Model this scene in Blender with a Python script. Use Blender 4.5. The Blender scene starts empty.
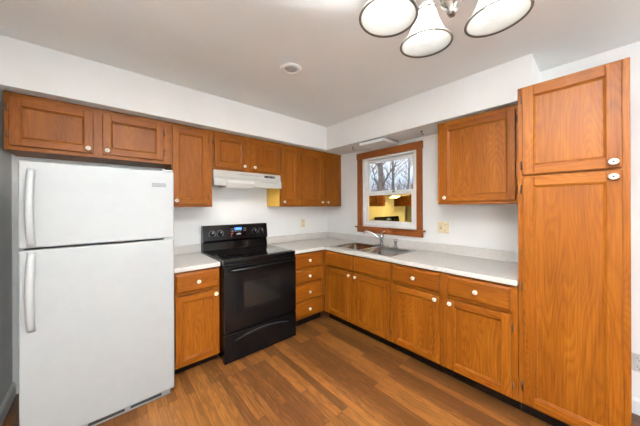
import bpy, bmesh, math, random
from mathutils import Vector, Matrix
random.seed(7)
scene = bpy.context.scene
PI = math.pi
R = math.radians

# ---------------------------------------------------------------- camera
cam_data = bpy.data.cameras.new('camera')
cam = bpy.data.objects.new('camera', cam_data)
scene.collection.objects.link(cam)
YAW = 0.8444
fwd = Vector((math.cos(YAW), math.sin(YAW), 0))
rgt = Vector((math.sin(YAW), -math.cos(YAW), 0))
ROLL = 0.0045
up0 = Vector((0, 0, 1))
rr = rgt * math.cos(ROLL) - up0 * math.sin(ROLL)
uu = up0 * math.cos(ROLL) + rgt * math.sin(ROLL)
cam.matrix_world = Matrix(((rr.x, uu.x, -fwd.x, -2.604), (rr.y, uu.y, -fwd.y, -2.8525),
                           (rr.z, uu.z, -fwd.z, 1.3642), (0, 0, 0, 1)))
cam_data.sensor_width = 36
cam_data.lens = 246.62 / 640 * 36
cam_data.shift_x = -4.0 / 640
cam_data.shift_y = (206.77 - 213) / 640
cam_data.clip_start = 0.02
scene.camera = cam

# ---------------------------------------------------------------- colour management
vs = scene.view_settings
scene.display_settings.display_device = 'sRGB'
vs.view_transform = 'Standard'
vs.look = 'None'
vs.gamma = 1
vs.use_curve_mapping = False
vs.exposure = 0.92

# ---------------------------------------------------------------- world: pale winter sky
world = bpy.data.worlds.new('winter_sky')
scene.world = world
world.use_nodes = True
wn, wl = world.node_tree.nodes, world.node_tree.links
bg = wn['Background']
tc = wn.new('ShaderNodeTexCoord')
cn = wn.new('ShaderNodeTexNoise')
cn.inputs['Scale'].default_value = 5
cn.inputs['Detail'].default_value = 6
cr = wn.new('ShaderNodeValToRGB')
cr.color_ramp.elements[0].position = .42
cr.color_ramp.elements[0].color = (.62, .78, .97, 1)
cr.color_ramp.elements[1].position = .62
cr.color_ramp.elements[1].color = (.92, .95, .99, 1)
wl.new(tc.outputs['Generated'], cn.inputs['Vector'])
wl.new(cn.outputs['Fac'], cr.inputs['Fac'])
wl.new(cr.outputs['Color'], bg.inputs['Color'])
bg.inputs['Strength'].default_value = 0.72

# ---------------------------------------------------------------- large lights
def area(name, loc, rot, sx, sy, energy, col):
    d = bpy.data.lights.new(name, 'AREA')
    d.shape = 'RECTANGLE'
    d.size, d.size_y, d.energy, d.color = sx, sy, energy, col
    o = bpy.data.objects.new(name, d)
    o.location, o.rotation_euler = loc, rot
    scene.collection.objects.link(o)
    return o
FILL_COL = (.90, .96, 1.0)
# added fill lamp at an invented patio opening behind the photographer
area('added_rear_fill', (-1.6, -7.95, 1.15), (R(90), 0, 0), 2.6, 2.2, 80, FILL_COL)
# added fill lamp in an unseen next room, shining through an invented left-wall opening
area('added_side_fill', (-5.4, -4.9, 1.25), (0, R(-90), 0), 2.2, 2.6, 50, FILL_COL)
# the photographer's flash, turned up to the ceiling beside the camera
fl = bpy.data.lights.new('bounce_flash', 'SPOT')
fl.energy, fl.color, fl.shadow_soft_size = 2900, (.95, .97, 1.0), .10
fl.spot_size, fl.spot_blend = R(92), 1.0
flo = bpy.data.objects.new('bounce_flash', fl); flo.location = (-2.52, -2.95, 1.58)
flo.rotation_euler = Vector((.12, .14, .85)).to_track_quat('-Z', 'Y').to_euler()
scene.collection.objects.link(flo)
BULB = 3.0

# ---------------------------------------------------------------- materials
def lin(c):
    out = []
    for v in c:
        v /= 255
        out.append(v / 12.92 if v <= .04045 else ((v + .055) / 1.055) ** 2.4)
    return (*out, 1)

def base_mat(name):
    m = bpy.data.materials.new(name)
    m.use_nodes = True
    nt = m.node_tree
    return m, nt.nodes, nt.links, nt.nodes['Principled BSDF']

def plain(name, rgb, rough=.5, metal=0, spec=.5, noise=0, nscale=20, bump=0, bscale=200, coat=0):
    m, n, l, b = base_mat(name)
    b.inputs['Base Color'].default_value = lin(rgb)
    b.inputs['Roughness'].default_value = rough
    b.inputs['Metallic'].default_value = metal
    b.inputs['Specular IOR Level'].default_value = spec
    b.inputs['Coat Weight'].default_value = coat
    t = n.new('ShaderNodeTexCoord')
    if noise:
        nz = n.new('ShaderNodeTexNoise')
        nz.inputs['Scale'].default_value = nscale
        nz.inputs['Detail'].default_value = 5
        r = n.new('ShaderNodeValToRGB')
        r.color_ramp.elements[0].position = .35
        r.color_ramp.elements[1].position = .65
        r.color_ramp.elements[0].color = lin([max(0, c - noise) for c in rgb])
        r.color_ramp.elements[1].color = lin([min(255, c + noise) for c in rgb])
        l.new(t.outputs['Object'], nz.inputs['Vector'])
        l.new(nz.outputs['Fac'], r.inputs['Fac'])
        l.new(r.outputs['Color'], b.inputs['Base Color'])
    if bump:
        n2 = n.new('ShaderNodeTexNoise')
        n2.inputs['Scale'].default_value = bscale
        n2.inputs['Detail'].default_value = 3
        bp = n.new('ShaderNodeBump')
        bp.inputs['Strength'].default_value = bump
        bp.inputs['Distance'].default_value = .002
        l.new(t.outputs['Object'], n2.inputs['Vector'])
        l.new(n2.outputs['Fac'], bp.inputs['Height'])
        l.new(bp.outputs['Normal'], b.inputs['Normal'])
    return m

def emit(name, rgb, strength):
    m, n, l, b = base_mat(name)
    b.inputs['Base Color'].default_value = lin(rgb)
    b.inputs['Emission Color'].default_value = lin(rgb)
    b.inputs['Emission Strength'].default_value = strength
    return m

def oak(name, dark, mid, light, axis='z', rough=.42):
    """oak veneer: grain runs along axis of the object's own coordinates"""
    m, n, l, b = base_mat(name)
    t = n.new('ShaderNodeTexCoord')
    oi = n.new('ShaderNodeObjectInfo')
    mul = n.new('ShaderNodeMath'); mul.operation = 'MULTIPLY'; mul.inputs[1].default_value = 37
    l.new(oi.outputs['Random'], mul.inputs[0])
    add = n.new('ShaderNodeVectorMath'); add.operation = 'ADD'
    l.new(t.outputs['Object'], add.inputs[0])
    l.new(mul.outputs[0], add.inputs[1])
    def mapped(a, c):
        mp = n.new('ShaderNodeMapping')
        mp.inputs['Scale'].default_value = {'z': (a, a, c), 'x': (c, a, a), 'y': (a, c, a)}[axis]
        l.new(add.outputs[0], mp.inputs['Vector'])
        return mp.outputs[0]
    n1 = n.new('ShaderNodeTexNoise')                       # broad growth rings, cut into cathedrals
    n1.inputs['Scale'].default_value = 1
    n1.inputs['Detail'].default_value = 2
    n1.inputs['Roughness'].default_value = .45
    l.new(mapped(4.2, .65), n1.inputs['Vector'])
    ring = n.new('ShaderNodeMath'); ring.operation = 'MULTIPLY'; ring.inputs[1].default_value = 44
    l.new(n1.outputs['Fac'], ring.inputs[0])
    fr = n.new('ShaderNodeMath'); fr.operation = 'FRACT'
    l.new(ring.outputs[0], fr.inputs[0])
    n2 = n.new('ShaderNodeTexNoise')                       # fine pores
    n2.inputs['Scale'].default_value = 1
    n2.inputs['Detail'].default_value = 4
    l.new(mapped(150, 5), n2.inputs['Vector'])
    n3 = n.new('ShaderNodeTexNoise')                       # slow tone change
    n3.inputs['Scale'].default_value = 1
    n3.inputs['Detail'].default_value = 2
    l.new(mapped(9, 1.0), n3.inputs['Vector'])
    r1 = n.new('ShaderNodeValToRGB')
    r1.color_ramp.elements[0].position = 0
    r1.color_ramp.elements[0].color = (.62, .62, .62, 1)
    r1.color_ramp.elements[1].position = .42
    r1.color_ramp.elements[1].color = (.25, .25, .25, 1)
    e = r1.color_ramp.elements.new(.9); e.color = (.45, .45, .45, 1)
    e = r1.color_ramp.elements.new(1.0); e.color = (.62, .62, .62, 1)
    l.new(fr.outputs[0], r1.inputs['Fac'])
    s1 = n.new('ShaderNodeMath'); s1.operation = 'MULTIPLY'; s1.inputs[1].default_value = .36
    l.new(r1.outputs['Color'], s1.inputs[0])
    s2 = n.new('ShaderNodeMath'); s2.operation = 'MULTIPLY_ADD'; s2.inputs[1].default_value = .55
    l.new(n2.outputs['Fac'], s2.inputs[0]); l.new(s1.outputs[0], s2.inputs[2])
    s3 = n.new('ShaderNodeMath'); s3.operation = 'MULTIPLY_ADD'; s3.inputs[1].default_value = .5
    l.new(n3.outputs['Fac'], s3.inputs[0]); l.new(s2.outputs[0], s3.inputs[2])
    r2 = n.new('ShaderNodeValToRGB')
    r2.color_ramp.elements[0].position = .42
    r2.color_ramp.elements[0].color = lin(light)
    r2.color_ramp.elements[1].position = .92
    r2.color_ramp.elements[1].color = lin(dark)
    e = r2.color_ramp.elements.new(.645); e.color = lin(mid)
    l.new(s3.outputs[0], r2.inputs['Fac'])
    l.new(r2.outputs['Color'], b.inputs['Base Color'])
    b.inputs['Roughness'].default_value = rough
    b.inputs['Specular IOR Level'].default_value = .12
    bp = n.new('ShaderNodeBump'); bp.inputs['Strength'].default_value = .12
    bp.inputs['Distance'].default_value = .001
    l.new(n2.outputs['Fac'], bp.inputs['Height'])
    l.new(bp.outputs['Normal'], b.inputs['Normal'])
    return m

OAK = ((82, 37, 3), (112, 60, 8), (130, 77, 20))
OAK_V = oak('oak_vertical', *OAK, 'z')
OAK_H = oak('oak_horizontal', *OAK, 'x')
TRIM_V = oak('window_oak_vertical', (84, 42, 14), (112, 60, 24), (130, 75, 34), 'z')
TRIM_H = oak('window_oak_horizontal', (84, 42, 14), (112, 60, 24), (130, 75, 34), 'y')
WALL = plain('painted_wall', (234, 233, 230), .85, noise=2, nscale=3, bump=.15, bscale=120)
CEIL = plain('painted_ceiling', (236, 238, 236), .92, noise=2, nscale=2, bump=.25, bscale=90)
TRIM = plain('white_trim', (225, 224, 221), .45, noise=1)
VINYL = plain('white_vinyl', (236, 236, 234), .35, noise=1)
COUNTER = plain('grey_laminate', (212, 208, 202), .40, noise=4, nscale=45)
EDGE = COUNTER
SPLASH_SHADED = plain('grey_laminate_shaded', (196, 191, 185), .5, noise=4, nscale=45)  # worktop laminate again, its weaker light darkened into the colour
FRIDGE = plain('white_enamel', (156, 157, 156), .42, noise=1, bump=.12, bscale=400)
FRIDGE_PL = plain('white_plastic', (167, 168, 167), .38, noise=1)
DARKGAP = plain('dark_gasket', (58, 58, 60), .7, noise=4)
GREY_PL = plain('grey_plastic', (150, 150, 148), .45, noise=3)
BLACK = plain('black_enamel', (8, 8, 9), .2, 0, .28, noise=2, nscale=8)
BLACKGLASS = plain('black_glass', (9, 9, 10), .07, noise=1, coat=.5)
OVENGLASS = plain('oven_window_glass', (24, 24, 24), .12, noise=3, nscale=6)
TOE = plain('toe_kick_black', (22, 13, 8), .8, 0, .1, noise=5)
STEEL = plain('brushed_steel', (204, 205, 206), .22, 1, noise=3, nscale=40)
CHROME = plain('chrome', (205, 206, 208), .12, 1, noise=2)
NICKEL = plain('brushed_nickel', (160, 154, 146), .26, 1, noise=4)
BADGE = plain('badge_metal', (120, 120, 122), .5, .2, noise=4)
RIMM = plain('dark_nickel', (120, 114, 106), .45, .6, noise=4)
BRONZE = plain('dark_bronze', (84, 50, 26), .5, .3, noise=6)
BRASS = plain('brass', (190, 150, 84), .3, .9, noise=5)
PORC = plain('white_porcelain', (240, 234, 224), .16, noise=1)
HOOD = plain('almond_enamel', (184, 181, 174), .38, noise=2)
HOODDARK = plain('hood_dark', (64, 62, 58), .5, noise=3)
LENS = plain('frosted_lens', (238, 237, 234), .3, noise=1)
LAMPLENS = emit('lit_hood_lens', (206, 202, 195), .01)
ALMOND = plain('almond_plastic', (219, 203, 166), .4, noise=3)
OUTDARK = plain('outlet_slot', (92, 78, 56), .6, noise=4)
MARK = plain('light_grey_print', (170, 170, 170), .5, noise=2)
REDMARK = plain('red_print', (150, 50, 40), .5, noise=2)
LAMPGLOW = plain('painted_lamp_glow', (236, 188, 70), .5, noise=5, nscale=30)  # hood lamp's warm glow on the oak side, put into the colour
BLUE = emit('blue_display', (50, 120, 225), .45)
DIGIT = emit('display_digits', (170, 210, 255), .5)
BULBM = emit('lit_bulb', (240, 247, 250), BULB)
HOUSEWALL = plain('siding', (150, 140, 120), .8, noise=6)
BARK = plain('bare_bark', (150, 134, 128), .9, noise=16, nscale=12)
BRUSH = plain('winter_brush', (150, 118, 96), .95, noise=16, nscale=5)
LAWN = plain('winter_lawn', (120, 118, 84), .95, noise=14, nscale=3)

# frosted glass of the lamp shades
SHADE, n, l, b = base_mat('frosted_shade_glass')
b.inputs['Base Color'].default_value = lin((205, 205, 203))
b.inputs['Roughness'].default_value = .3
tr = n.new('ShaderNodeBsdfTranslucent'); tr.inputs['Color'].default_value = lin((225, 223, 218))
tcn = n.new('ShaderNodeTexCoord'); nzn = n.new('ShaderNodeTexNoise'); nzn.inputs['Scale'].default_value = 30
mth = n.new('ShaderNodeMath'); mth.operation = 'MULTIPLY_ADD'; mth.inputs[1].default_value = .06; mth.inputs[2].default_value = .47
l.new(tcn.outputs['Object'], nzn.inputs['Vector']); l.new(nzn.outputs['Fac'], mth.inputs[0])
mx = n.new('ShaderNodeMixShader')
l.new(mth.outputs[0], mx.inputs['Fac'])
l.new(b.outputs[0], mx.inputs[1]); l.new(tr.outputs[0], mx.inputs[2])
l.new(mx.outputs[0], n['Material Output'].inputs['Surface'])

def pane_mat(name, tint, refl):
    m, n, l, b = base_mat(name)
    n.remove(b)
    t = n.new('ShaderNodeBsdfTransparent')
    g = n.new('ShaderNodeBsdfGlossy'); g.inputs['Roughness'].default_value = .015
    g.inputs['Color'].default_value = tint
    tcx = n.new('ShaderNodeTexCoord'); nz = n.new('ShaderNodeTexNoise'); nz.inputs['Scale'].default_value = 2
    ma = n.new('ShaderNodeMath'); ma.operation = 'MULTIPLY_ADD'
    ma.inputs[1].default_value = .03; ma.inputs[2].default_value = refl - .015
    l.new(tcx.outputs['Object'], nz.inputs['Vector']); l.new(nz.outputs['Fac'], ma.inputs[0])
    x = n.new('ShaderNodeMixShader')
    l.new(ma.outputs[0], x.inputs['Fac'])
    l.new(t.outputs[0], x.inputs[1]); l.new(g.outputs[0], x.inputs[2])
    l.new(x.outputs[0], n['Material Output'].inputs['Surface'])
    return m
GLASS = pane_mat('window_glass', (1, 1, 1, 1), .06)
WARM_MIRROR = pane_mat('warm_light_tinted_glass', (1.0, .70, .20, 1), .95)  # plain pane: reflection strengthened, warm room light put into the tint

# oak strip floor, boards along y
FLOORM, n, l, b = base_mat('oak_strip_floor')
t = n.new('ShaderNodeTexCoord')
mp = n.new('ShaderNodeMapping'); mp.inputs['Rotation'].default_value = (0, 0, R(90))
l.new(t.outputs['Object'], mp.inputs['Vector'])
br = n.new('ShaderNodeTexBrick')
br.offset = .37; br.offset_frequency = 3
br.inputs['Scale'].default_value = 1
br.inputs['Brick Width'].default_value = .85
br.inputs['Row Height'].default_value = .057
br.inputs['Mortar Size'].default_value = .0009
br.inputs['Mortar Smooth'].default_value = .2
br.inputs['Color1'].default_value = (.15, .15, .15, 1)
br.inputs['Color2'].default_value = (.95, .95, .95, 1)
br.inputs['Mortar'].default_value = (0, 0, 0, 1)
l.new(mp.outputs[0], br.inputs['Vector'])
sc1 = n.new('ShaderNodeVectorMath'); sc1.operation = 'MULTIPLY'; sc1.inputs[1].default_value = (5, 5, 5)
l.new(br.outputs['Color'], sc1.inputs[0])
ad = n.new('ShaderNodeVectorMath'); ad.operation = 'ADD'
l.new(t.outputs['Object'], ad.inputs[0]); l.new(sc1.outputs[0], ad.inputs[1])
mg = n.new('ShaderNodeMapping'); mg.inputs['Scale'].default_value = (14, 1.6, 1)
l.new(ad.outputs[0], mg.inputs['Vector'])
g1 = n.new('ShaderNodeTexNoise'); g1.inputs['Scale'].default_value = 1; g1.inputs['Detail'].default_value = 3
l.new(mg.outputs[0], g1.inputs['Vector'])
gm = n.new('ShaderNodeMath'); gm.operation = 'MULTIPLY'; gm.inputs[1].default_value = 9
l.new(g1.outputs['Fac'], gm.inputs[0])
gf = n.new('ShaderNodeMath'); gf.operation = 'FRACT'; l.new(gm.outputs[0], gf.inputs[0])
mg2 = n.new('ShaderNodeMapping'); mg2.inputs['Scale'].default_value = (160, 6, 1)
l.new(ad.outputs[0], mg2.inputs['Vector'])
g2 = n.new('ShaderNodeTexNoise'); g2.inputs['Scale'].default_value = 1; g2.inputs['Detail'].default_value = 3
l.new(mg2.outputs[0], g2.inputs['Vector'])
a1 = n.new('ShaderNodeMath'); a1.operation = 'MULTIPLY'; a1.inputs[1].default_value = .20
l.new(gf.outputs[0], a1.inputs[0])
a2 = n.new('ShaderNodeMath'); a2.operation = 'MULTIPLY_ADD'; a2.inputs[1].default_value = .45
l.new(g2.outputs['Fac'], a2.inputs[0]); l.new(a1.outputs[0], a2.inputs[2])
a3 = n.new('ShaderNodeMath'); a3.operation = 'MULTIPLY_ADD'; a3.inputs[1].default_value = .50
l.new(br.outputs['Color'], a3.inputs[0]); l.new(a2.outputs[0], a3.inputs[2])
fr = n.new('ShaderNodeValToRGB')
fr.color_ramp.elements[0].position = .10; fr.color_ramp.elements[0].color = lin((44, 23, 8))
fr.color_ramp.elements[1].position = .98; fr.color_ramp.elements[1].color = lin((143, 93, 42))
e = fr.color_ramp.elements.new(.5); e.color = lin((85, 49, 21))
l.new(a3.outputs[0], fr.inputs['Fac'])
mxm = n.new('ShaderNodeMixRGB'); mxm.inputs['Color2'].default_value = lin((64, 38, 22))
l.new(br.outputs['Fac'], mxm.inputs['Fac']); l.new(fr.outputs['Color'], mxm.inputs['Color1'])
l.new(mxm.outputs[0], b.inputs['Base Color'])
b.inputs['Roughness'].default_value = .36

# ---------------------------------------------------------------- mesh helpers
class MB:
    """collects shapes in one bmesh"""
    def __init__(self): self.bm = bmesh.new()
    def box(self, x0, x1, y0, y1, z0, z1, bev=0, seg=2, mi=0):
        t = bmesh.new()
        bmesh.ops.create_cube(t, size=1)
        for v in t.verts:
            v.co = Vector(((x0 + x1) / 2 + v.co.x * (x1 - x0), (y0 + y1) / 2 + v.co.y * (y1 - y0), (z0 + z1) / 2 + v.co.z * (z1 - z0)))
        if bev:
            bmesh.ops.bevel(t, geom=t.edges[:], offset=bev, segments=seg, profile=.5, affect='EDGES')
        for f in t.faces:
            f.material_index = mi
            f.smooth = False
        self._join(t)
        return self
    def _join(self, t):
        me = bpy.data.meshes.new('tmp')
        t.to_mesh(me); t.free()
        self.bm.from_mesh(me)
        bpy.data.meshes.remove(me)
    def hull(self, pts, mi=0):
        vs_ = [self.bm.verts.new(p) for p in pts]
        r = bmesh.ops.convex_hull(self.bm, input=vs_)
        for g in r['geom']:
            if isinstance(g, bmesh.types.BMFace): g.material_index = mi
        return self
    def prism(self, prof, x0, x1, axis='x', mi=0, bev=0):
        """profile of (a,b) pairs extruded along axis (x: (y,z); y: (x,z); z: (x,y))"""
        t = bmesh.new()
        def P(a, b_, c): return {'x': (c, a, b_), 'y': (a, c, b_), 'z': (a, b_, c)}[axis]
        A = [t.verts.new(P(a, b_, x0)) for a, b_ in prof]
        B = [t.verts.new(P(a, b_, x1)) for a, b_ in prof]
        k = len(prof)
        t.faces.new(A); t.faces.new(B[::-1])
        for i in range(k): t.faces.new((A[i], B[i], B[(i + 1) % k], A[(i + 1) % k]))
        bmesh.ops.recalc_face_normals(t, faces=t.faces[:])
        if bev:
            bmesh.ops.bevel(t, geom=t.edges[:], offset=bev, segments=2, profile=.5, affect='EDGES')
        for f in t.faces: f.material_index = mi
        self._join(t)
        return self
    def lathe(self, prof, origin=(0, 0, 0), axis=(0, 0, 1), seg=20, mi=0, sx=1, closed=True):
        """profile of (radius, height) turned round the axis through origin"""
        t = bmesh.new()
        q = Vector((0, 0, 1)).rotation_difference(Vector(axis).normalized())
        rings = []
        for r, hgt in prof:
            if r < 1e-6:
                rings.append([t.verts.new((0, 0, hgt))])
            else:
                rings.append([t.verts.new((sx * r * math.cos(2 * PI * k / seg), r * math.sin(2 * PI * k / seg), hgt)) for k in range(seg)])
        for a, c in zip(rings, rings[1:]):
            for k in range(seg):
                a0, a1 = a[k % len(a)], a[(k + 1) % len(a)]
                c0, c1 = c[k % len(c)], c[(k + 1) % len(c)]
                vs_ = []
                for v in (a0, a1, c1, c0):
                    if v not in vs_: vs_.append(v)
                if len(vs_) > 2: t.faces.new(vs_)
        if closed:
            for ring in (rings[0], rings[-1]):
                if len(ring) > 2: t.faces.new(ring)
        bmesh.ops.recalc_face_normals(t, faces=t.faces[:])
        for v in t.verts: v.co = q @ v.co + Vector(origin)
        for f in t.faces: f.material_index = mi; f.smooth = True
        self._join(t)
        return self
    def tube(self, pts, rad, seg=10, mi=0, flat=1.0):
        pts = [Vector(p) for p in pts]
        rads = rad if isinstance(rad, (list, tuple)) else [rad] * len(pts)
        t = bmesh.new(); rings = []; prev = None
        for i, p in enumerate(pts):
            d = (pts[min(i + 1, len(pts) - 1)] - pts[max(i - 1, 0)]).normalized()
            if prev is None:
                ref = Vector((0, 0, 1)) if abs(d.z) < .9 else Vector((1, 0, 0))
                u = d.cross(ref).normalized()
            else:
                u = (prev - d * prev.dot(d)).normalized()
            prev = u; w = d.cross(u)
            rings.append([t.verts.new(p + rads[i] * (math.cos(2 * PI * k / seg) * u + flat * math.sin(2 * PI * k / seg) * w)) for k in range(seg)])
        for a, c in zip(rings, rings[1:]):
            for k in range(seg): t.faces.new((a[k], a[(k + 1) % seg], c[(k + 1) % seg], c[k]))
        t.faces.new(rings[0]); t.faces.new(rings[-1])
        bmesh.ops.recalc_face_normals(t, faces=t.faces[:])
        for f in t.faces: f.material_index = mi; f.smooth = True
        self._join(t)
        return self
    def slab(self, xs, ys, keep, z0, z1, mi=0):
        """grid of cells in plan, merged, with the cells not kept left as holes"""
        t = bmesh.new(); V = {}
        def vert(i, j):
            if (i, j) not in V: V[i, j] = t.verts.new((xs[i], ys[j], z1))
            return V[i, j]
        for i in range(len(xs) - 1):
            for j in range(len(ys) - 1):
                if keep(i, j): t.faces.new((vert(i, j), vert(i + 1, j), vert(i + 1, j + 1), vert(i, j + 1)))
        r = bmesh.ops.extrude_face_region(t, geom=t.faces[:])
        for g in r['geom']:
            if isinstance(g, bmesh.types.BMVert): g.co.z = z0
        bmesh.ops.recalc_face_normals(t, faces=t.faces[:])
        for f in t.faces: f.material_index = mi
        self._join(t)
        return self
    def build(self, name, mats, parent=None, mod=None):
        me = bpy.data.meshes.new(name)
        self.bm.to_mesh(me); self.bm.free()
        for m in (mats if isinstance(mats, (list, tuple)) else [mats]): me.materials.append(m)
        o = bpy.data.objects.new(name, me)
        scene.collection.objects.link(o)
        if parent is not None: o.parent = parent
        if mod:
            md = o.modifiers.new('bevel', 'BEVEL'); md.width = mod; md.segments = 2
            md.limit_method = 'ANGLE'; md.angle_limit = R(40)
        return o

def tag(o, label, cat, group=None):
    o['label'] = label; o['category'] = cat
    if group: o['group'] = group
    return o
def thing(name, label, cat, loc=(0, 0, 0), rz=0, group=None):
    o = bpy.data.objects.new(name, None)
    o.empty_display_size = .1
    o.location = loc; o.rotation_euler = (0, 0, rz)
    scene.collection.objects.link(o)
    return tag(o, label, cat, group)
def struct(o):
    o['kind'] = 'structure'
    return o
def copy_tree(o, parent=None):
    c = o.copy(); scene.collection.objects.link(c)
    if parent is not None: c.parent = parent
    for ch in o.children: copy_tree(ch, c)
    return c

# ================================================================ THE ROOM
XL, YF, CZ = -3.11, -8.0, 2.432
struct(MB().box(-5.6, .15, YF - .1, .12, -.10, 0).build('floor', FLOORM))
struct(MB().box(-5.6, .15, YF - .1, .12, CZ, CZ + .10).build('ceiling', CEIL))
struct(MB().box(XL - .1, .15, 0, .12, 0, CZ).build('wall_back', WALL))
struct(MB().box(XL - .12, XL, -3.3, 0, 0, CZ).box(XL - .12, XL, YF, -6.4, 0, CZ).box(XL - .12, XL, -6.4, -3.3, 2.25, CZ).build('wall_left', WALL))  # unseen gap in this wall, added to let the side fill in
WY0, WY1, WZ0, WZ1 = -1.485, -.715, 1.100, 2.010           # window opening
w = MB()
w.box(0, .15, YF, WY0, 0, CZ); w.box(0, .15, WY1, 0, 0, CZ)
w.box(0, .15, WY0, WY1, 0, WZ0); w.box(0, .15, WY0, WY1, WZ1, CZ)
struct(w.build('wall_right', WALL))
w = MB()
w.box(XL, -2.9, YF - .12, YF, 0, CZ); w.box(-.5, 0, YF - .12, YF, 0, CZ); w.box(-2.9, -.5, YF - .12, YF, 2.1, CZ)
struct(w.build('wall_front', WALL))
d = struct(MB().box(-2.9, -2.84, YF - .08, YF - .02, 0, 2.1).box(-.56, -.5, YF - .08, YF - .02, 0, 2.1)
           .box(-2.84, -.56, YF - .08, YF - .02, 2.04, 2.1).box(-1.73, -1.67, YF - .08, YF - .02, 0, 2.04).build('added_door_1', VINYL))  # unseen patio frame, added with the opening for the rear fill
# dropped soffits above the cabinets
SA, SB, SZ = -.402, -.368, 2.126
struct(MB().slab([XL, SB, 0], [-2.53, SA, 0], lambda i, j: not (i == 0 and j == 0), SZ, CZ - .0005).build('trim_1', WALL))
o = bpy.data.objects['trim_1']
struct(MB().prism([(XL, 0), (XL + .016, 0), (XL + .016, .075), (XL + .006, .095), (XL, .095)], -3.3, 0, 'y').build('baseboard_left', TRIM))
struct(MB().prism([(0, 0), (-.016, 0), (-.016, .085), (-.006, .105), (0, .105)], YF, -2.97, 'y').build('baseboard_right', TRIM))

# ---------------------------------------------------------------- window_1
win = bpy.data.objects.new('window_1', None); scene.collection.objects.link(win)
win.location = (0, -1.10, WZ0); struct(win)
def W(mb, name, mats, par=win):
    # geometry is written in room coordinates; the window's Empty sits on the sill
    for v in mb.bm.verts: v.co -= Vector((0, -1.10, WZ0))
    return mb.build(name, mats, par)
cx0, cx1 = -.022, -.001
W(MB().box(cx0, cx1, -.712, -.632, 1.03, 2.0, .003), 'side_casing', TRIM_V)
W(MB().box(cx0, cx1, -1.553, -1.488, 1.03, 2.0, .003), 'side_casing', TRIM_V)
W(MB().box(cx0 - .004, cx1, -1.562, -.624, 1.998, 2.082, .003), 'head_casing', TRIM_H)
W(MB().box(cx0 - .002, cx1, -1.560, -.628, 1.022, 1.085, .003), 'apron', TRIM_H)
W(MB().box(-.040, .0, -1.585, -.602, 1.083, 1.102, .004), 'stool', TRIM_H)
fr_ = MB()                                                   # white vinyl frame lining the opening
y0, y1, z0, z1 = WY0 + .001, WY1 - .001, WZ0 + .001, WZ1 - .001
fw = .032
fr_.box(.0, .11, y0, y0 + fw, z0, z1, .002).box(.0, .11, y1 - fw, y1, z0, z1, .002)
fr_.box(.0, .11, y0 + fw, y1 - fw, z0, z0 + fw, .002).box(.0, .11, y0 + fw, y1 - fw, z1 - fw, z1, .002)
W(fr_, 'frame', VINYL)
def sash(za, zb, xa, xb, st, bot, top, mat, lbl):
    s = MB()
    a, c = y0 + fw + .001, y1 - fw - .001
    s.box(xa, xb, a, a + st, za, zb, .003).box(xa, xb, c - st, c, za, zb, .003)
    s.box(xa, xb, a + st, c - st, za, za + bot, .003).box(xa, xb, a + st, c - st, zb - top, zb, .003)
    o = W(s, 'sash', VINYL)
    p = MB(); xm = (xa + xb) / 2
    p.box(xm - .003, xm + .003, a + st - .004, c - st + .004, za + bot - .004, zb - top + .004)
    o2 = W(p, 'pane', mat, o)
    return o
sash(1.530, 1.970, .052, .082, .042, .035, .036, GLASS, 'u')
lo = sash(1.138, 1.560, .016, .048, .042, .045, .052, WARM_MIRROR, 'l')
W(MB().box(.002, .018, -1.20, -1.16, 1.535, 1.552, .003).box(.000, .010, -1.19, -1.17, 1.552, 1.560, .002), 'sash_lock', GREY_PL)

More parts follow.
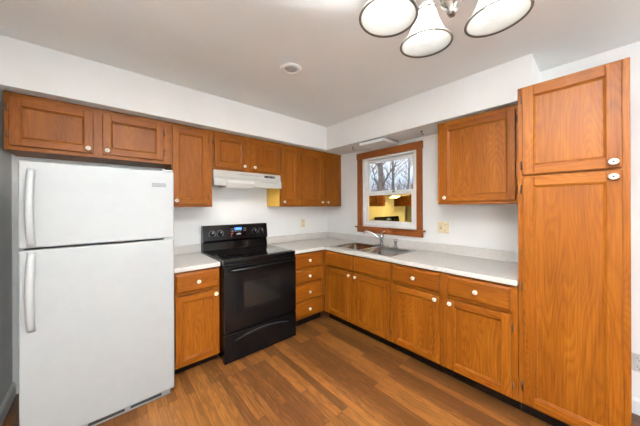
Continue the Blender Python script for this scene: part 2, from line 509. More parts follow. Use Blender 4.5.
# ================================================================ CABINETS
# local frame of a cabinet: x = width from the left end, y = 0 at the wall and negative to the front, z up
def knob_mb(x, y, z, oval=1.0, centre=True):
    m = MB()
    m.lathe([(.0085, 0), (.0075, .006), (.0065, .012), (.013, .017), (.0165, .0215), (.0155, .026), (.010, .0295), (.005, .0305), (0, .0305)], (x, y, z), (0, -1, 0), 18, 0, oval)
    if centre: m.lathe([(.0048, .0300), (.0046, .0322), (.0025, .0332), (0, .0334)], (x, y, z), (0, -1, 0), 12, 1)
    return m
def hinge_mb(x, y, z):
    m = MB()
    m.box(x - .006, x + .006, y - .004, y, z - .024, z + .024, .001)
    m.lathe([(.0042, -.026), (.0042, .026)], (x, y - .007, z), (0, 0, 1), 8)
    return m
def door(root, x0, x1, z0, z1, yf, knob, hinge, hz, sw=.052, ovalk=1.0):
    T = .020
    yb, yo = yf - .0008, yf - T
    m = MB()
    for a, c in ((x0, x0 + sw), (x1 - sw, x1)): m.box(a, c, yo, yb, z0, z1, .0035, 2, 0)
    for a, c in ((z0, z0 + sw), (z1 - sw, z1)): m.box(x0 + sw - .001, x1 - sw + .001, yo + .0002, yb, a, c, .0035, 2, 1)
    i0, i1, k0, k1 = x0 + sw - .003, x1 - sw + .003, z0 + sw - .003, z1 - sw + .003      # moulded inner lip
    lw, ya, yc = .013, yo + .003, yf - .011
    m.hull([(i0, ya, k0), (i0, ya, k1), (i0, yb, k0), (i0, yb, k1), (i0 + lw, yc, k0), (i0 + lw, yc, k1), (i0 + lw, yb, k0), (i0 + lw, yb, k1)], 0)
    m.hull([(i1, ya, k0), (i1, ya, k1), (i1, yb, k0), (i1, yb, k1), (i1 - lw, yc, k0), (i1 - lw, yc, k1), (i1 - lw, yb, k0), (i1 - lw, yb, k1)], 0)
    m.hull([(i0, ya, k0), (i1, ya, k0), (i0, yb, k0), (i1, yb, k0), (i0, yc, k0 + lw), (i1, yc, k0 + lw), (i0, yb, k0 + lw), (i1, yb, k0 + lw)], 1)
    m.hull([(i0, ya, k1), (i1, ya, k1), (i0, yb, k1), (i1, yb, k1), (i0, yc, k1 - lw), (i1, yc, k1 - lw), (i0, yb, k1 - lw), (i1, yb, k1 - lw)], 1)
    d = m.build('door', [OAK_V, OAK_H], root)
    MB().box(x0 + sw + .002, x1 - sw - .002, yf - .0075, yb, z0 + sw + .002, z1 - sw - .002).build('panel', OAK_V, d)
    k = knob_mb(knob[0], yo, knob[1], ovalk).build('knob', [PORC, BRASS if ovalk == 1 else BRONZE], d)
    for z in hz: hinge_mb(x0 - .0075 if hinge == 'l' else x1 + .0075, yf - .001, z).build('hinge', BRONZE, d)
    return d
def drawer(root, x0, x1, z0, z1, yf, knob=True, name='drawer'):
    T, e = .020, .014
    m = MB()
    yb, yo = yf - .0008, yf - T
    ym = yo + .008
    P = [(x0, yb, z0), (x1, yb, z0), (x0, yb, z1), (x1, yb, z1), (x0, ym, z0), (x1, ym, z0), (x0, ym, z1), (x1, ym, z1),
         (x0 + e, yo, z0 + e), (x1 - e, yo, z0 + e), (x0 + e, yo, z1 - e), (x1 - e, yo, z1 - e)]
    m.hull(P)
    o = m.build(name, OAK_H, root)
    if knob: knob_mb((x0 + x1) / 2, yo, (z0 + z1) / 2).build('knob', [PORC, BRASS], o)
    return o
def carcass(root, wd, dp, z0, z1, toe=0, lid=True):
    """box of sides, top, bottom and back behind the face frame"""
    t = .016; yf = -(dp - .019)
    m = MB()
    m.box(0, t, yf, -.001, z0, z1).box(wd - t, wd, yf, -.001, z0, z1)
    m.box(t, wd - t, yf, -.001, z0, z0 + t, 0, 2, 1)
    if lid: m.box(t, wd - t, yf, -.001, z1 - t, z1, 0, 2, 1)
    m.box(t, wd - t, -.008, -.001, z0 + t, z1 - t)
    m.build('carcass', [OAK_V, OAK_H], root)
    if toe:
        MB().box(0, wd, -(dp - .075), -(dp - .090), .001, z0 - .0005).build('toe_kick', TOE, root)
def face_frame(root, stiles, rails, z0, z1, dp, wd):
    ya, yb = -dp, -(dp - .019) - .0003
    m = MB()
    for a, c in stiles: m.box(a, c, ya, yb, z0, z1, .0012, 1, 0)
    s = sorted(stiles)
    for i in range(len(s) - 1):
        for a, c in rails: m.box(s[i][1] - .0008, s[i + 1][0] + .0008, ya + .0003, yb, a, c, .0012, 1, 1)
    m.build('face_frame', [OAK_V, OAK_H], root)

UD = .305     # upper cabinet depth to the face frame
UT = SZ - .003
GU = 'oak wall cabinets under the dropped soffit'
GB = 'oak base cabinets under the grey worktop'
def upper(label, x, wd, z0, doors, rz=0, loc=None):
    """doors: list of (x0, x1, knob side, hinge side) in local x"""
    root = thing('wall_cabinet', label, 'cabinet', loc or (x, 0, 0), rz, GU)
    carcass(root, wd, UD, z0, UT)
    edges = sorted(doors)
    st = [(0, edges[0][0] + .012)]
    for a, c in zip(edges, edges[1:]): st.append((a[1] - .012, c[0] + .012))
    st.append((edges[-1][1] - .012, wd))
    top, bot = 2.086, z0 + .028
    face_frame(root, st, [(z0, bot + .012), (top - .012, UT)], z0, UT, UD, wd)
    for x0, x1, kn, hg in edges:
        kx = x0 + .028 if kn == 'l' else x1 - .028
        door(root, x0, x1, bot, top, -UD, (kx, bot + .030), hg, (bot + .07, top - .07))
    return root
# ---- on the stove wall, from the left
upper('short wide oak cabinet with two doors above the white refrigerator', -3.088, .924, 1.745, [(.022, .422, 'r', 'l'), (.472, .866, 'l', 'r')])
upper('tall single-door oak cabinet between the refrigerator and the range hood', -2.162, .350, 1.368, [(.008, .308, 'l', 'r')])
upper('short oak cabinet with two doors directly above the range hood', -1.810, .763, 1.738, [(.016, .346, 'r', 'l'), (.405, .746, 'l', 'r')])
c4 = upper('narrow single-door oak cabinet right of the range hood with yellow lamp glow painted on its side', -1.045, .303, 1.368, [(.018, .268, 'l', 'r')])
yp = MB().box(-.0042, -.0004, -.300, -.002, 1.371, 1.72).build('lamp_glow_panel', LAMPGLOW, c4)  # added sheet over the oak side, carrying the painted lamp glow
yp['label'] = 'thin added panel with yellow lamp glow painted in, facing the range'
upper('tall oak cabinet with two doors in the corner left of the window', -.741, .739, 1.368, [(.017, .375, 'r', 'l'), (.420, .716, 'l', 'r')])
# ---- on the window wall
upper('wide single-door oak cabinet on the wall between window and pantry', 0, .590, 1.382, [(.042, .578, 'l', 'r')], R(-90), (0, -1.850, 0))

# ---- base cabinets
BD, BZ0, BZ1 = .610, .100, .848
def base(label, wd, loc, rz, cols, stiles, rails, BZ0=BZ0):
    root = thing('base_cabinet', label, 'cabinet', loc, rz, GB)
    carcass(root, wd, BD, BZ0, BZ1, 1, 'sink' not in label)
    face_frame(root, stiles, rails, BZ0, BZ1, BD, wd)
    for c in cols: c(root)
    return root
RL = [(BZ0, BZ0 + .03), (.655, .690), (BZ1 - .035, BZ1)]
base('narrow oak base cabinet with one drawer between refrigerator and black range', .372, (-2.222, 0, 0), 0,
     [lambda r: drawer(r, .030, .360, .676, .828, -BD),
      lambda r: door(r, .030, .360, .088, .650, -BD, (.332, .620), 'l', (.19, .57))],
     [(0, .042), (.348, .372)], [(.078, .11)] + RL[1:], .078)
base('oak base cabinet with a stack of four drawers right of the range', .482, (-1.094, 0, 0), 0,
     [lambda r, z=z: drawer(r, .037, .428, z[0], z[1], -BD) for z in ((.679, .830), (.506, .652), (.305, .488), (.110, .296))],
     [(0, .049), (.416, .482)], [(BZ0, .13), (.285, .316), (.48, .52), (.64, .69), (BZ1 - .035, BZ1)])
base('oak sink base cabinet with two blank drawer fronts below the window', .940, (0, -.613, 0), R(-90),
     [lambda r: drawer(r, .051, .453, .676, .826, -BD, False, 'false_drawer_front'),
      lambda r: drawer(r, .489, .921, .676, .826, -BD, False, 'false_drawer_front'),
      lambda r: door(r, .051, .453, .112, .652, -BD, (.426, .622), 'l', (.19, .57)),
      lambda r: door(r, .489, .921, .112, .652, -BD, (.516, .622), 'r', (.19, .57))],
     [(0, .063), (.441, .501), (.909, .940)], RL)
base('oak base cabinet with two knobbed drawers beside the tall pantry', .936, (0, -1.555, 0), R(-90),
     [lambda r: drawer(r, .014, .440, .676, .828, -BD),
      lambda r: drawer(r, .498, .902, .676, .828, -BD),
      lambda r: door(r, .014, .440, .112, .652, -BD, (.412, .622), 'l', (.19, .57)),
      lambda r: door(r, .498, .902, .112, .652, -BD, (.526, .622), 'r', (.19, .57))],
     [(0, .026), (.428, .510), (.890, .936)], RL)

# ---- tall pantry
PY = -2.494
pan = thing('pantry_cabinet', 'tall oak pantry cabinet with two stacked doors at the right', 'cabinet', (0, PY, 0), R(-90))
PW, PT = .457, 2.118
carcass(pan, PW, BD, BZ0, PT, 1)
face_frame(pan, [(0, .036), (PW - .036, PW)], [(BZ0, .18), (1.53, 1.575), (2.08, PT)], BZ0, PT, BD, PW)
door(pan, .026, .430, 1.560, 2.104, -BD, (.400, 1.590), 'l', (1.62, 2.04), .056, 1.2)
door(pan, .026, .430, .118, 1.543, -BD, (.400, 1.513), 'l', (.22, .85, 1.47), .056, 1.2)

# ================================================================ WORKTOPS
CT0, CT1, CF = .8485, .886, -.636
wt = thing('worktop', 'short grey laminate worktop between refrigerator and range', 'worktop', (-2.04, 0, CT0))
def CTB(mb, name, mats, par, loc):
    for v in mb.bm.verts: v.co -= Vector(loc)
    return mb.build(name, mats, par, None)
LW = (-2.04, 0, CT0)
o = CTB(MB().box(-2.226, -1.849, CF, -.001, CT0, CT1), 'top', COUNTER, wt, LW)
o.modifiers.new('bevel', 'BEVEL').width = .006; o.modifiers[0].segments = 3
CTB(MB().box(-2.226, -1.849, -.020, -.001, CT1 + .0005, .976, .004), 'backsplash', SPLASH_SHADED, wt, LW)
LM = (-.32, -.32, CT0)
wt2 = thing('worktop', 'long L-shaped grey laminate worktop running from range to pantry', 'worktop', LM)
SX0, SX1, SY0, SY1 = -.555, -.125, -1.505, -.695            # cut-out for the sink
xs = [-1.097, CF, SX0, SX1, -.001]
ys = [-2.4915, SY0, SY1, CF, -.001]
o = CTB(MB().slab(xs, ys, lambda i, j: (j == 3 or i >= 1) and not (i == 2 and j == 1), CT0, CT1), 'top', COUNTER, wt2, LM)
bv = o.modifiers.new('bevel', 'BEVEL'); bv.width = .006; bv.segments = 3; bv.limit_method = 'ANGLE'; bv.angle_limit = R(50)
CTB(MB().box(-1.097, -.001, -.020, -.001, CT1 + .0005, .976, .004), 'backsplash', SPLASH_SHADED, wt2, LM)
CTB(MB().box(-.020, -.001, -2.4915, -.021, CT1 + .0005, .976, .004), 'backsplash', SPLASH_SHADED, wt2, LM)

# ================================================================ SINK + TAP
SK = (-.335, -1.10, CT1)
sink = thing('kitchen_sink', 'double-bowl stainless steel sink set in the worktop under window', 'sink', SK)
def S(mb, name, mats, par=sink):
    for v in mb.bm.verts: v.co -= Vector(SK)
    return mb.build(name, mats, par)
bx0, bx1 = -.545, -.165
by = [(-1.080, -.715), (-1.490, -1.120)]
rim = MB()
rim.slab([-.585, bx0, bx1, -.078], [-1.530, by[1][0], by[1][1], by[0][0], by[0][1], -.670],
         lambda i, j: not (i == 1 and j in (1, 3)), CT1 + .0006, CT1 + .006)
o = S(rim, 'rim', STEEL)
bv = o.modifiers.new('bevel', 'BEVEL'); bv.width = .0025; bv.segments = 2; bv.limit_method = 'ANGLE'
for (a, c) in by:
    t = bmesh.new()
    d = .155; ins = .022
    top = [(bx0, a), (bx1, a), (bx1, c), (bx0, c)]
    bot = [(bx0 + ins, a + ins), (bx1 - ins, a + ins), (bx1 - ins, c - ins), (bx0 + ins, c - ins)]
    A = [t.verts.new((x, y, CT1 + .004)) for x, y in top]
    B = [t.verts.new((x, y, CT1 - d)) for x, y in bot]
    for i in range(4): t.faces.new((A[i], A[(i + 1) % 4], B[(i + 1) % 4], B[i]))
    t.faces.new(B)
    bmesh.ops.bevel(t, geom=[e for e in t.edges if not (e.verts[0] in A and e.verts[1] in A)], offset=.030, segments=4, profile=.5, affect='EDGES')
    bmesh.ops.recalc_face_normals(t, faces=t.faces[:])
    for f in t.faces: f.smooth = True; f.normal_flip()
    mb = MB(); mb._join(t)
    bo = S(mb, 'bowl', STEEL)
    sd = bo.modifiers.new('solid', 'SOLIDIFY'); sd.thickness = .002; sd.offset = -1
    S(MB().lathe([(.042, 0), (.044, .003), (.036, .004), (.030, -.001 + .003), (.012, .002), (.010, .006), (0, .007)],
                 ((bx0 + bx1) / 2, (a + c) / 2, CT1 - d + .001), (0, 0, 1), 20), 'drain', CHROME, bo)
FT = (-.122, -1.10, CT1 + .0065)
tap = thing('kitchen_faucet', 'chrome single-lever faucet swung left behind the sink bowls', 'faucet', FT)
MB().prism([(.024 * math.cos(k) , .075 * (1 if math.sin(k) > 0 else -1) + .022 * math.sin(k)) for k in [i * 2 * PI / 20 + .01 for i in range(20)]], 0, .010, 'z', 0).build('base_plate', CHROME, tap)
MB().lathe([(.024, .0105), (.022, .03), (.0215, .095), (.025, .102), (.026, .122), (.019, .138), (.006, .144), (0, .1445)], (0, 0, 0), (0, 0, 1), 20).build('body', CHROME, tap)
sp = Vector((-.40, .92, 0)).normalized()
pts = [sp * d_ + Vector((0, 0, z_)) for d_, z_ in ((.012, .075), (.05, .105), (.10, .140), (.15, .162), (.19, .168), (.215, .160), (.222, .140))]
MB().tube(pts, [.013, .0125, .012, .0115, .011, .0115, .012], 12).build('spout', CHROME, tap)
MB().tube([(0, 0, .138), (-.012, -.012, .160), (-.03, -.05, .178), (-.034, -.062, .181)], [.008, .007, .0065, .007], 10).build('lever', CHROME, tap)
sy = thing('sink_sprayer', 'squat chrome fitting standing right of the faucet on the sink', 'sprayer', (-.118, -1.285, CT1 + .0065))
MB().lathe([(.030, 0), (.030, .006), (.022, .010), (.020, .022), (.017, .024)], (0, 0, 0), (0, 0, 1), 20).build('holder', CHROME, sy)
MB().lathe([(.014, .0245), (.017, .05), (.022, .07), (.027, .085), (.024, .094), (.010, .098), (0, .098)], (0, 0, 0), (0, 0, 1), 20).build('spray_head', CHROME, sy)

# ================================================================ REFRIGERATOR
FX0, FX1, FYF, FTOP, FSEAM = -2.950, -2.230, -.800, 1.622, 1.140
fg = thing('refrigerator', 'white top-freezer refrigerator standing against the left wall', 'refrigerator', ((FX0 + FX1) / 2, -.42, 0))
def F(mb, name, mats, par=fg):
    for v in mb.bm.verts: v.co -= Vector(((FX0 + FX1) / 2, -.42, 0))
    return mb.build(name, mats, par)
F(MB().box(FX0 + .004, FX1 - .004, -.722, -.05, .03, FTOP - .012, .006), 'body', FRIDGE)
F(MB().box(FX0 + .012, FX1 - .012, -.7345, -.7225, .065, FTOP - .02), 'gasket', DARKGAP)
def fdoor(name, za, zb):
    # slightly crowned door front
    n_ = 10; prof = []
    for i in range(n_ + 1):
        u = i / n_
        prof.append((FX0 + (FX1 - FX0) * u, FYF + .006 - .006 * (1 - (2 * u - 1) ** 2)))
    prof += [(FX1, -.735), (FX0, -.735)]
    o = F(MB().prism(prof, za, zb, 'z'), name, FRIDGE)
    bv = o.modifiers.new('bevel', 'BEVEL'); bv.width = .009; bv.segments = 3; bv.limit_method = 'ANGLE'; bv.angle_limit = R(30)
    for p in o.data.polygons: p.use_smooth = False
    return o
fz = fdoor('freezer_door', FSEAM + .006, FTOP)
rd = fdoor('refrigerator_door', .062, FSEAM - .006)
def bow(z_end, z_seam, par):
    """bowed grip: flush at the far end, deepest at the middle, tucked in at the seam"""
    m = MB(); N = 18; xa = FX0 + .030; wd = .032
    t = bmesh.new(); rings = []
    for i in range(N + 1):
        u = i / N
        z = z_end + (z_seam - z_end) * u
        out = .058 * (math.sin(PI * min(1, u * 1.0)) ** .65) if 0 < u < 1 else 0
        th = .016
        yo = FYF - .001 - out
        yi = min(FYF + .002, yo + th + (.012 if u < .06 or u > .94 else 0))
        ring = [(xa, yi, z), (xa + .004, yo + .004, z), (xa + .012, yo, z), (xa + wd - .010, yo, z), (xa + wd, yo + .005, z), (xa + wd, yi, z)]
        rings.append([t.verts.new(p) for p in ring])
    for a, c in zip(rings, rings[1:]):
        for k in range(6): t.faces.new((a[k], a[(k + 1) % 6], c[(k + 1) % 6], c[k]))
    t.faces.new(rings[0]); t.faces.new(rings[-1])
    bmesh.ops.recalc_face_normals(t, faces=t.faces[:])
    for f in t.faces: f.smooth = True
    m._join(t)
    return F(m, 'handle', FRIDGE_PL, par)
bow(1.575, FSEAM + .016, fz)
bow(.690, FSEAM - .016, rd)
F(MB().box(-2.362, -2.280, FYF - .0035, FYF + .004, 1.508, 1.535, .0016).box(-2.350, -2.312, FYF - .0045, FYF - .003, 1.514, 1.529, .0006), 'badge', BADGE, fz)
F(MB().box(FX1 - .060, FX1 - .002, FYF + .012, FYF + .05, FSEAM - .0055, FSEAM + .0055, .001), 'middle_hinge', GREY_PL)
F(MB().box(FX1 - .075, FX1 - .006, FYF + .006, -.66, FTOP + .0003, FTOP + .012, .003), 'hinge_cover', FRIDGE_PL)
g_ = MB().box(FX0 + .02, FX1 - .02, -.752, -.7226, .004, .058, .003)
for k in range(3):
    a = FX0 + .06 + k * .205
    g_.box(a, a + .175, -.7545, -.7515, .018, .046, .0008, 1, 1)
F(g_, 'grille', [GREY_PL, DARKGAP])
for x_ in (FX0 + .05, FX1 - .05):
    F(MB().lathe([(.018, .0), (.018, .012), (.008, .014), (.008, .032)], (x_, -.66, 0), (0, 0, 1), 14), 'foot', DARKGAP)

# ================================================================ RANGE
RX0, RX1, RYF = -1.845, -1.101, -.712
rg = thing('kitchen_range', 'black electric range with glass cooktop between the base cabinets', 'range', ((RX0 + RX1) / 2, -.36, 0))
def G(mb, name, mats, par=rg):
    for v in mb.bm.verts: v.co -= Vector(((RX0 + RX1) / 2, -.36, 0))
    return mb.build(name, mats, par)
G(MB().box(RX0 + .003, RX1 - .003, -.655, -.03, .028, .868, .004), 'body', BLACK)
ct = G(MB().box(RX0 - .001, RX1 + .001, -.702, -.075, .8690, .902, .007, 3), 'cooktop', BLACK)
G(MB().box(RX0 + .018, RX1 - .018, -.665, -.125, .9022, .9052, .001), 'glass_surface', BLACKGLASS, ct)
burn = [(-1.66, -.52, .105), (-1.29, -.52, .082), (-1.66, -.25, .082), (-1.29, -.25, .105)]
RINGM = plain('burner_ring_print', (46, 46, 48), .25, noise=2)
for x_, y_, r_ in burn:
    G(MB().lathe([(r_ - .004, .9053), (r_, .9056), (r_ - .0005, .9056), (r_ - .0045, .9053)], (x_, y_, 0), (0, 0, 1), 40, 0, 1, False), 'burner_ring', RINGM, ct)
# backguard, leaning back
bgp = [(-.030, .8695), (-.105, .903), (-.085, .985), (-.112, 1.005), (-.090, 1.158), (-.080, 1.168), (-.040, 1.168), (-.030, 1.150)]
bgd = G(MB().prism(bgp, RX0 + .002, RX1 - .002, 'x', 0, .003), 'backguard', BLACK)
def bgy(z): return -.112 + (z - 1.005) * (.022 / .153)
nrm = Vector((0, -1, .1438)).normalized()
for x_ in (-1.752, -1.668, -1.270, -1.186):
    y_ = bgy(1.078)
    kb = MB()
    kb.lathe([(.025, .0005), (.025, .004), (.0205, .008), (.019, .024), (.016, .027), (0, .0275)], (x_, y_, 1.078), nrm, 22, 0)
    kb.hull([Vector((x_, y_, 1.078)) + nrm * h_ + Vector((sx_ * .0028, 0, sz_)) for h_ in (.0272, .030) for sx_ in (-1, 1) for sz_ in (.002, .018)], 1)
    ko = G(kb, 'knob', [BLACK, MARK], bgd)
    tk = MB()
    for q in range(11):
        a = R(-130 + q * 26)
        c_ = Vector((x_ + .033 * math.sin(a), 0, 1.078 + .033 * math.cos(a)))
        c_.y = bgy(c_.z)
        ddir = Vector((math.sin(a), 0, math.cos(a))); pd = Vector((math.cos(a), 0, -math.sin(a)))
        tk.hull([c_ + nrm * h_ + ddir * (.0045 * s1) + pd * (.0014 * s2) for h_ in (.0002, .0008) for s1 in (-1, 1) for s2 in (-1, 1)])
    G(tk, 'dial_marks', MARK, ko)
def plate(x0, x1, z0, z1, h0, h1, mb=None):
    m = mb or MB()
    m.hull([Vector((x_, bgy(z_), z_)) + nrm * h_ for x_ in (x0, x1) for z_ in (z0, z1) for h_ in (h0, h1)])
    return m
G(plate(-1.565, -1.365, 1.040, 1.142, .0004, .0020), 'control_panel', BLACKGLASS, bgd)
dsp = G(plate(-1.512, -1.425, 1.104, 1.134, .0022, .0034), 'display', BLUE, bgd)
dm = MB()
for k, xq in enumerate((-1.492, -1.478, -1.460, -1.446)):
    for (a0, a1, b0, b1) in ((0, .008, .0125, .0145), (0, .008, .006, .008), (0, .008, 0, .002), (.0065, .0085, 0, .0145)):
        plate(xq + a0, xq + a1, 1.112 + b0, 1.112 + b1, .0036, .0040, dm)
G(dm, 'digits', DIGIT, dsp)
for r_ in range(2):
    for x_ in (-1.552, -1.535, -1.405, -1.388):
        G(plate(x_, x_ + .010, 1.118 - r_ * .024, 1.124 - r_ * .024, .0022, .0028), 'button', MARK, bgd)
for x_ in (-1.508, -1.488, -1.468, -1.448): G(plate(x_, x_ + .013, 1.090, 1.095, .0022, .0028), 'button', MARK, bgd)
G(plate(-1.552, -1.528, 1.066, 1.070, .0022, .0028), 'red_mark', REDMARK, bgd)
lg = MB()
lg.lathe([(.030, .0022), (.030, .0030), (.026, .0034), (0, .0034)], (0, 0, 0), (0, 0, 1), 24)
for v in lg.bm.verts: v.co = Vector((-1.465, bgy(1.062), 1.062)) + nrm * v.co.z + Vector((v.co.x, 0, v.co.y * .32))
G(lg, 'logo_badge', MARK, bgd)
# oven door
od = G(MB().box(RX0 + .001, RX1 - .001, RYF, -.6555, .272, .842, .006, 3), 'oven_door', BLACK)
G(MB().box(-1.735, -1.235, RYF - .0022, RYF + .004, .405, .735, .001), 'window_border', BLACK, od)
wo = G(MB().box(-1.668, -1.296, RYF - .0034, RYF - .0024, .452, .690, .0003), 'oven_window', OVENGLASS, od)
hd = MB()
hd.tube([(RX0 + .05, RYF + .002, .812), (RX0 + .05, RYF - .030, .815), (RX0 + .07, RYF - .042, .816), (RX1 - .07, RYF - .042, .816), (RX1 - .05, RYF - .030, .815), (RX1 - .05, RYF + .002, .812)], .0115, 12, 0)
G(hd, 'handle', BLACK, od)
G(MB().box(RX0 + .002, RX1 - .002, -.702, -.6555, .8435, .868, .004), 'vent_strip', BLACK)
dr = G(MB().box(RX0 + .001, RX1 - .001, RYF, -.6555, .012, .264, .006, 3), 'drawer', BLACK)
# arched grip across the drawer front
gm_ = MB(); N = 24
t = bmesh.new(); rings = []
for i in range(N + 1):
    u = -1 + 2 * i / N
    x_ = -1.475 + .285 * u
    zt = .190 + .035 * (1 - u * u) + .012 * (1 - u * u)
    th = .002 + .014 * (1 - u * u)
    ou = .001 + .013 * (1 - u * u) ** .6
    rings.append([t.verts.new(p) for p in ((x_, RYF + .001, zt), (x_, RYF - ou, zt), (x_, RYF - ou * .7, zt - th), (x_, RYF + .001, zt - th * 1.3))])
for a, c in zip(rings, rings[1:]):
    for k in range(4): t.faces.new((a[k], a[(k + 1) % 4], c[(k + 1) % 4], c[k]))
t.faces.new(rings[0]); t.faces.new(rings[-1])
bmesh.ops.recalc_face_normals(t, faces=t.faces[:])
gm_._join(t)
G(gm_, 'grip', plain('black_plastic', (34, 34, 35), .3, noise=3), dr)
for x_ in (RX0 + .05, RX1 - .05):
    for y_ in (-.60, -.09):
        G(MB().lathe([(.020, 0), (.020, .008), (.009, .010), (.009, .030)], (x_, y_, 0), (0, 0, 1), 12), 'foot', DARKGAP)
G(MB().box(RX0 + .012, RX1 - .012, -.653, -.640, .004, .0275), 'kick_plate', BLACK)

# ================================================================ RANGE HOOD
HX0, HX1 = -1.8085, -1.0500
hood = thing('range_hood', 'almond under-cabinet range hood above the black range', 'range hood', ((HX0 + HX1) / 2, -.17, 1.575))
def H(mb, name, mats, par=hood):
    for v in mb.bm.verts: v.co -= Vector(((HX0 + HX1) / 2, -.17, 1.575))
    return mb.build(name, mats, par)
H(MB().prism([(-.003, 1.736), (-.328, 1.736), (-.336, 1.668), (-.350, 1.655), (-.352, 1.585), (-.345, 1.577), (-.325, 1.600), (-.003, 1.600)], HX0, HX1, 'x', 0, .002), 'shell', HOOD)
vt = MB()
for k in range(16):
    x_ = -1.560 + k * .0165
    vt.hull([(x_ + a, -.328 - (1.736 - z_) * (.008 / .068) + e_, z_) for a in (0, .010) for z_ in (1.700, 1.716) for e_ in (-.0008, .002)])
H(vt, 'vent_slots', GREY_PL)
sw_ = H(MB().box(-1.262, -1.128, -.3385, -.330, 1.692, 1.716, .001), 'switch_panel', HOODDARK)
for x_ in (-1.235, -1.175): H(MB().box(x_ - .014, x_ + .014, -.3425, -.3386, 1.697, 1.711, .001), 'rocker_switch', BLACK, sw_)
lv = MB()
for k in range(9):
    x_ = -1.30 + k * .022
    lv.box(x_, x_ + .013, -.3522, -.349, 1.632, 1.644)
H(lv, 'louvre', GREY_PL)
H(MB().prism([(-.10, 1.599), (-.30, 1.599), (-.372, 1.640), (-.378, 1.612), (-.340, 1.562), (-.10, 1.575)], -1.690, -1.400, 'x', 0, .006), 'lamp_cover', LAMPLENS)
# the hood's own lamp, shining down on the cooktop and the wall
hl = area('hood_lamp', (-1.545, -.20, 1.555), (R(-25), 0, 0), .26, .12, .75, (1.0, .96, .90))

# ================================================================ LIGHT FITTINGS
# five-arm chandelier
CHX, CHY = -1.900, -2.585
ch = thing('chandelier', 'brushed nickel chandelier with five white glass bell shades', 'chandelier', (CHX, CHY, CZ))
def CH(mb, name, mats, par=ch):
    return mb.build(name, mats, par)
zz = lambda z: z - CZ
CH(MB().lathe([(.062, zz(2.431)), (.062, zz(2.42)), (.045, zz(2.405)), (.012, zz(2.392)), (0, zz(2.392))], seg=28), 'canopy', NICKEL)
CH(MB().lathe([(.007, zz(2.392)), (.007, zz(2.150))], seg=12), 'rod', NICKEL)
CH(MB().lathe([(.008, zz(2.17)), (.020, zz(2.155)), (.030, zz(2.13)), (.024, zz(2.10)), (.018, zz(2.06)), (.020, zz(2.02)), (.032, zz(1.98)), (.034, zz(1.945)), (.026, zz(1.922)),
               (.028, zz(1.916)), (.022, zz(1.908)), (.012, zz(1.900)), (.013, zz(1.890)), (.008, zz(1.880)), (0, zz(1.878))], seg=24), 'hub', NICKEL)
base_ang = math.atan2(-2.46 + 2.585, -1.791 + 1.900)
RR = .168
for k in range(5):
    a = base_ang + k * 2 * PI / 5
    u = Vector((math.cos(a), math.sin(a), 0))
    tilt = R(4)
    ax = (Vector((0, 0, 1)) * math.cos(tilt) - u * math.sin(tilt)).normalized()     # shade axis, mouth turned slightly outwards
    mouth = u * RR + Vector((0, 0, zz(1.914)))
    arm = [u * .022 + Vector((0, 0, zz(1.965))), u * .05 + Vector((0, 0, zz(2.00))), u * .085 + Vector((0, 0, zz(2.055))), u * .115 + Vector((0, 0, zz(2.085))),
           u * .140 + Vector((0, 0, zz(2.085))), mouth + ax * .150 + u * .000, mouth + ax * .128]
    ao = CH(MB().tube(arm, .0058, 10), 'arm', NICKEL)
    CH(MB().lathe([(.010, .132), (.022, .124), (.030, .112), (.031, .104), (.020, .103), (.010, .103)], mouth, ax, 20), 'socket_cap', NICKEL, ao)
    so = CH(MB().lathe([(.0305, .1025), (.034, .092), (.041, .070), (.052, .045), (.066, .020), (.078, .003), (.0795, .0), (.0765, .001), (.063, .020), (.049, .045), (.038, .070), (.031, .092), (.0275, .1025)],
                       mouth, ax, 40, 0, 1, False), 'glass_shade', SHADE, ao)
    ri = CH(MB().lathe([(.0765, -.0010), (.0815, -.0045), (.0840, -.001), (.0820, .004), (.0795, .0038)], mouth, ax, 40, 0, 1, False), 'shade_rim', RIMM, ao)
    CH(MB().lathe([(.010, .100), (.012, .090), (.014, .078), (.022, .060), (.0275, .042), (.026, .026), (.018, .014), (.008, .008), (0, .007)], mouth, ax, 20), 'light_bulb', BULBM, ao)

fd = thing('smoke_detector', 'small round white fitting alone on the ceiling', 'ceiling fitting', (-1.531, -1.27, CZ))
MB().lathe([(.046, -.0003), (.052, -.004), (.046, -.012), (.036, -.014), (.033, -.008), (.030, -.004)], seg=32).build('ring', TRIM, fd)
fd.scale = (1.55, 1.55, 1.3)
MB().lathe([(.0325, -.0045), (.026, -.0085), (.010, -.010), (0, -.010)], seg=28).build('lens', FRIDGE_PL, fd)

sl = thing('soffit_light', 'flat white box light fixed under the soffit above window', 'light fixture', (-.205, -1.12, SZ))
MB().box(-.150, .155, -.170, .175, -.016, -.0005, .002).build('backplate', GREY_PL, sl)
MB().prism([(-.148, -.0165), (.153, -.0165), (.145, -.046), (-.140, -.046)], -.168, .173, 'y', 0, .003).build('diffuser', LENS, sl)

def hook(label, x, y):
    h_ = thing('ceiling_hook', label, 'hook', (x, y, SZ), 0, 'hooks under the soffit')
    MB().lathe([(.012, -.0004), (.012, -.004), (.004, -.006), (.004, -.012)], seg=14).build('base', BRONZE, h_)
    MB().tube([(0, 0, -.010), (0, 0, -.028), (.010, -.004, -.040), (.018, -.008, -.034), (.019, -.009, -.024)], .0032, 8).build('hook', BRONZE, h_)
hook('small dark hook under the soffit left of the window', -.235, -.745)
hook('small dark hook under the soffit right of the window', -.205, -1.645)

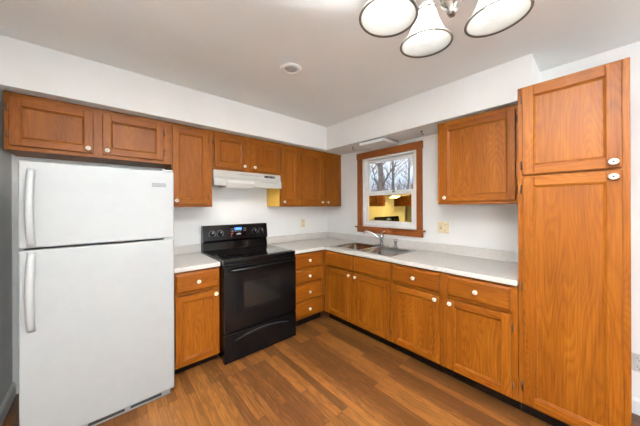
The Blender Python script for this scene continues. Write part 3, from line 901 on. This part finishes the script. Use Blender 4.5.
# ================================================================ OUTLETS
def outlet(label, loc, rz, gangs, mat, w_=.070, hh=.115):
    r_ = thing('wall_outlet', label, 'outlet', loc, rz)
    MB().box(-w_ / 2, w_ / 2, -.007, -.0006, -hh / 2, hh / 2, .0025).build('cover_plate', mat, r_)
    for kind, x_ in gangs:
        if kind == 'o':
            for z_ in (-.027, .027):
                rc = MB().box(x_ - .016, x_ + .016, -.0095, -.0072, z_ - .018, z_ + .018, .004, 3).build('receptacle', mat, r_)
                MB().box(x_ - .009, x_ - .006, -.0101, -.0093, z_ - .002, z_ + .010).box(x_ + .006, x_ + .009, -.0101, -.0093, z_ - .002, z_ + .010) \
                    .box(x_ - .003, x_ + .003, -.0101, -.0093, z_ - .012, z_ - .007).build('slots', OUTDARK, rc)
        else:
            MB().box(x_ - .007, x_ + .007, -.0095, -.0072, -.015, .015, .001).build('switch_bezel', OUTDARK, r_)
            MB().prism([(-.0096, -.010), (-.022, .008), (-.020, .013), (-.0096, .010)], x_ - .005, x_ + .005, 'x').build('toggle', mat, r_)
    return r_
outlet('almond outlet on the stove wall near the corner, right of range', (-.478, 0, 1.130), 0, [('o', 0)], ALMOND)
outlet('wide almond switch and outlet plate right of the window', (0, -1.770, 1.145), R(-90), [('s', -.023), ('o', .023)], ALMOND, .116)
outlet('white outlet low on the wall right of the pantry', (0, -3.012, .335), R(-90), [('o', 0)], plain('outlet_white', (196, 194, 190), .4, noise=2))

# ================================================================ OUTSIDE THE WINDOW
struct(MB().box(.5, 45, -25, 40, -.75, -.6).build('ground', LAWN))
def tree(label, x, y, h_, r0, seed, group='bare trees outside the window'):
    rnd = random.Random(seed)
    root = thing('bare_tree', label, 'tree', (x, y, -.6), 0, group)
    tr_, brm = MB(), MB()
    pts = [Vector((0, 0, 0))]; N = 8
    for i in range(1, N + 1):
        pts.append(Vector((pts[-1].x + rnd.uniform(-.05, .05) * h_ * .15, pts[-1].y + rnd.uniform(-.05, .05) * h_ * .15, h_ * i / N)))
    tr_.tube(pts, [r0 * (1 - .85 * i / N) for i in range(N + 1)], 8)
    def limb(p, d, ln, r_, depth):
        q = [p]; dd = d.copy()
        for i in range(4):
            dd = (dd + Vector((rnd.uniform(-.22, .22), rnd.uniform(-.22, .22), rnd.uniform(-.05, .22)))).normalized()
            q.append(q[-1] + dd * ln / 4)
        brm.tube(q, [r_, r_ * .8, r_ * .62, r_ * .45, r_ * .25], 4 if depth else 5)
        if depth < 1:
            for i in range(1, 5):
                for s_ in range(2):
                    nd = (dd + Vector((rnd.uniform(-1, 1), rnd.uniform(-1, 1), rnd.uniform(-.2, .7)))).normalized()
                    limb(q[i], nd, ln * .5, r_ * .45, depth + 1)
    for i in range(26):
        zf = rnd.uniform(.22, .97); k = min(int(zf * N), N - 1)
        p = pts[k].lerp(pts[k + 1], zf * N - k)
        a = rnd.uniform(0, 2 * PI)
        limb(p, Vector((math.cos(a), math.sin(a), rnd.uniform(.4, 1.1))).normalized(), h_ * rnd.uniform(.13, .19), r0 * .34 * (1.1 - zf), 0)
    tr_.build('trunk', BARK, root); brm.build('branches', BARK, root)
    return root
DIRX, DIRY = 2.62, 1.76
def along(u, dist):
    """a spot outside seen from the room through the window at fraction u across it"""
    yw = -.80 - .64 * u
    v = Vector((2.604, yw + 2.8525, 0)).normalized()
    return -2.604 + v.x * dist, -2.8525 + v.y * dist
for lab, u, dist, hh, r0, sd in (('bare tree with the thickest trunk in the left of the window', .33, 12, 8, .20, 3),
                                 ('thin bare tree in the middle of the upper window', .62, 19, 9, .13, 5),
                                 ('thin bare tree at the right edge of the upper window', .93, 28, 10, .17, 8),
                                 ('thin bare tree at the left edge of the upper window', .04, 33, 12, .2, 12)):
    x_, y_ = along(u, dist); tree(lab, x_, y_, hh, r0, sd)
# leafless thicket along the back of the yard
rnd = random.Random(4)
th = MB()
for k in range(420):
    u = rnd.uniform(-.4, 1.4); dist = rnd.uniform(21.5, 24)
    x_, y_ = along(u, dist); hz = rnd.uniform(2.2, 4.6)
    p = [Vector((x_, y_, -.6)), Vector((x_ + rnd.uniform(-.3, .3), y_ + rnd.uniform(-.3, .3), -.6 + hz * .5)), Vector((x_ + rnd.uniform(-.9, .9), y_ + rnd.uniform(-.9, .9), -.6 + hz))]
    th.tube(p, [.05, .035, .012], 4)
tko = th.build('winter_thicket', BRUSH)
tag(tko, 'low brown leafless thicket behind the bare trees outside', 'bushes'); tko['kind'] = 'stuff'
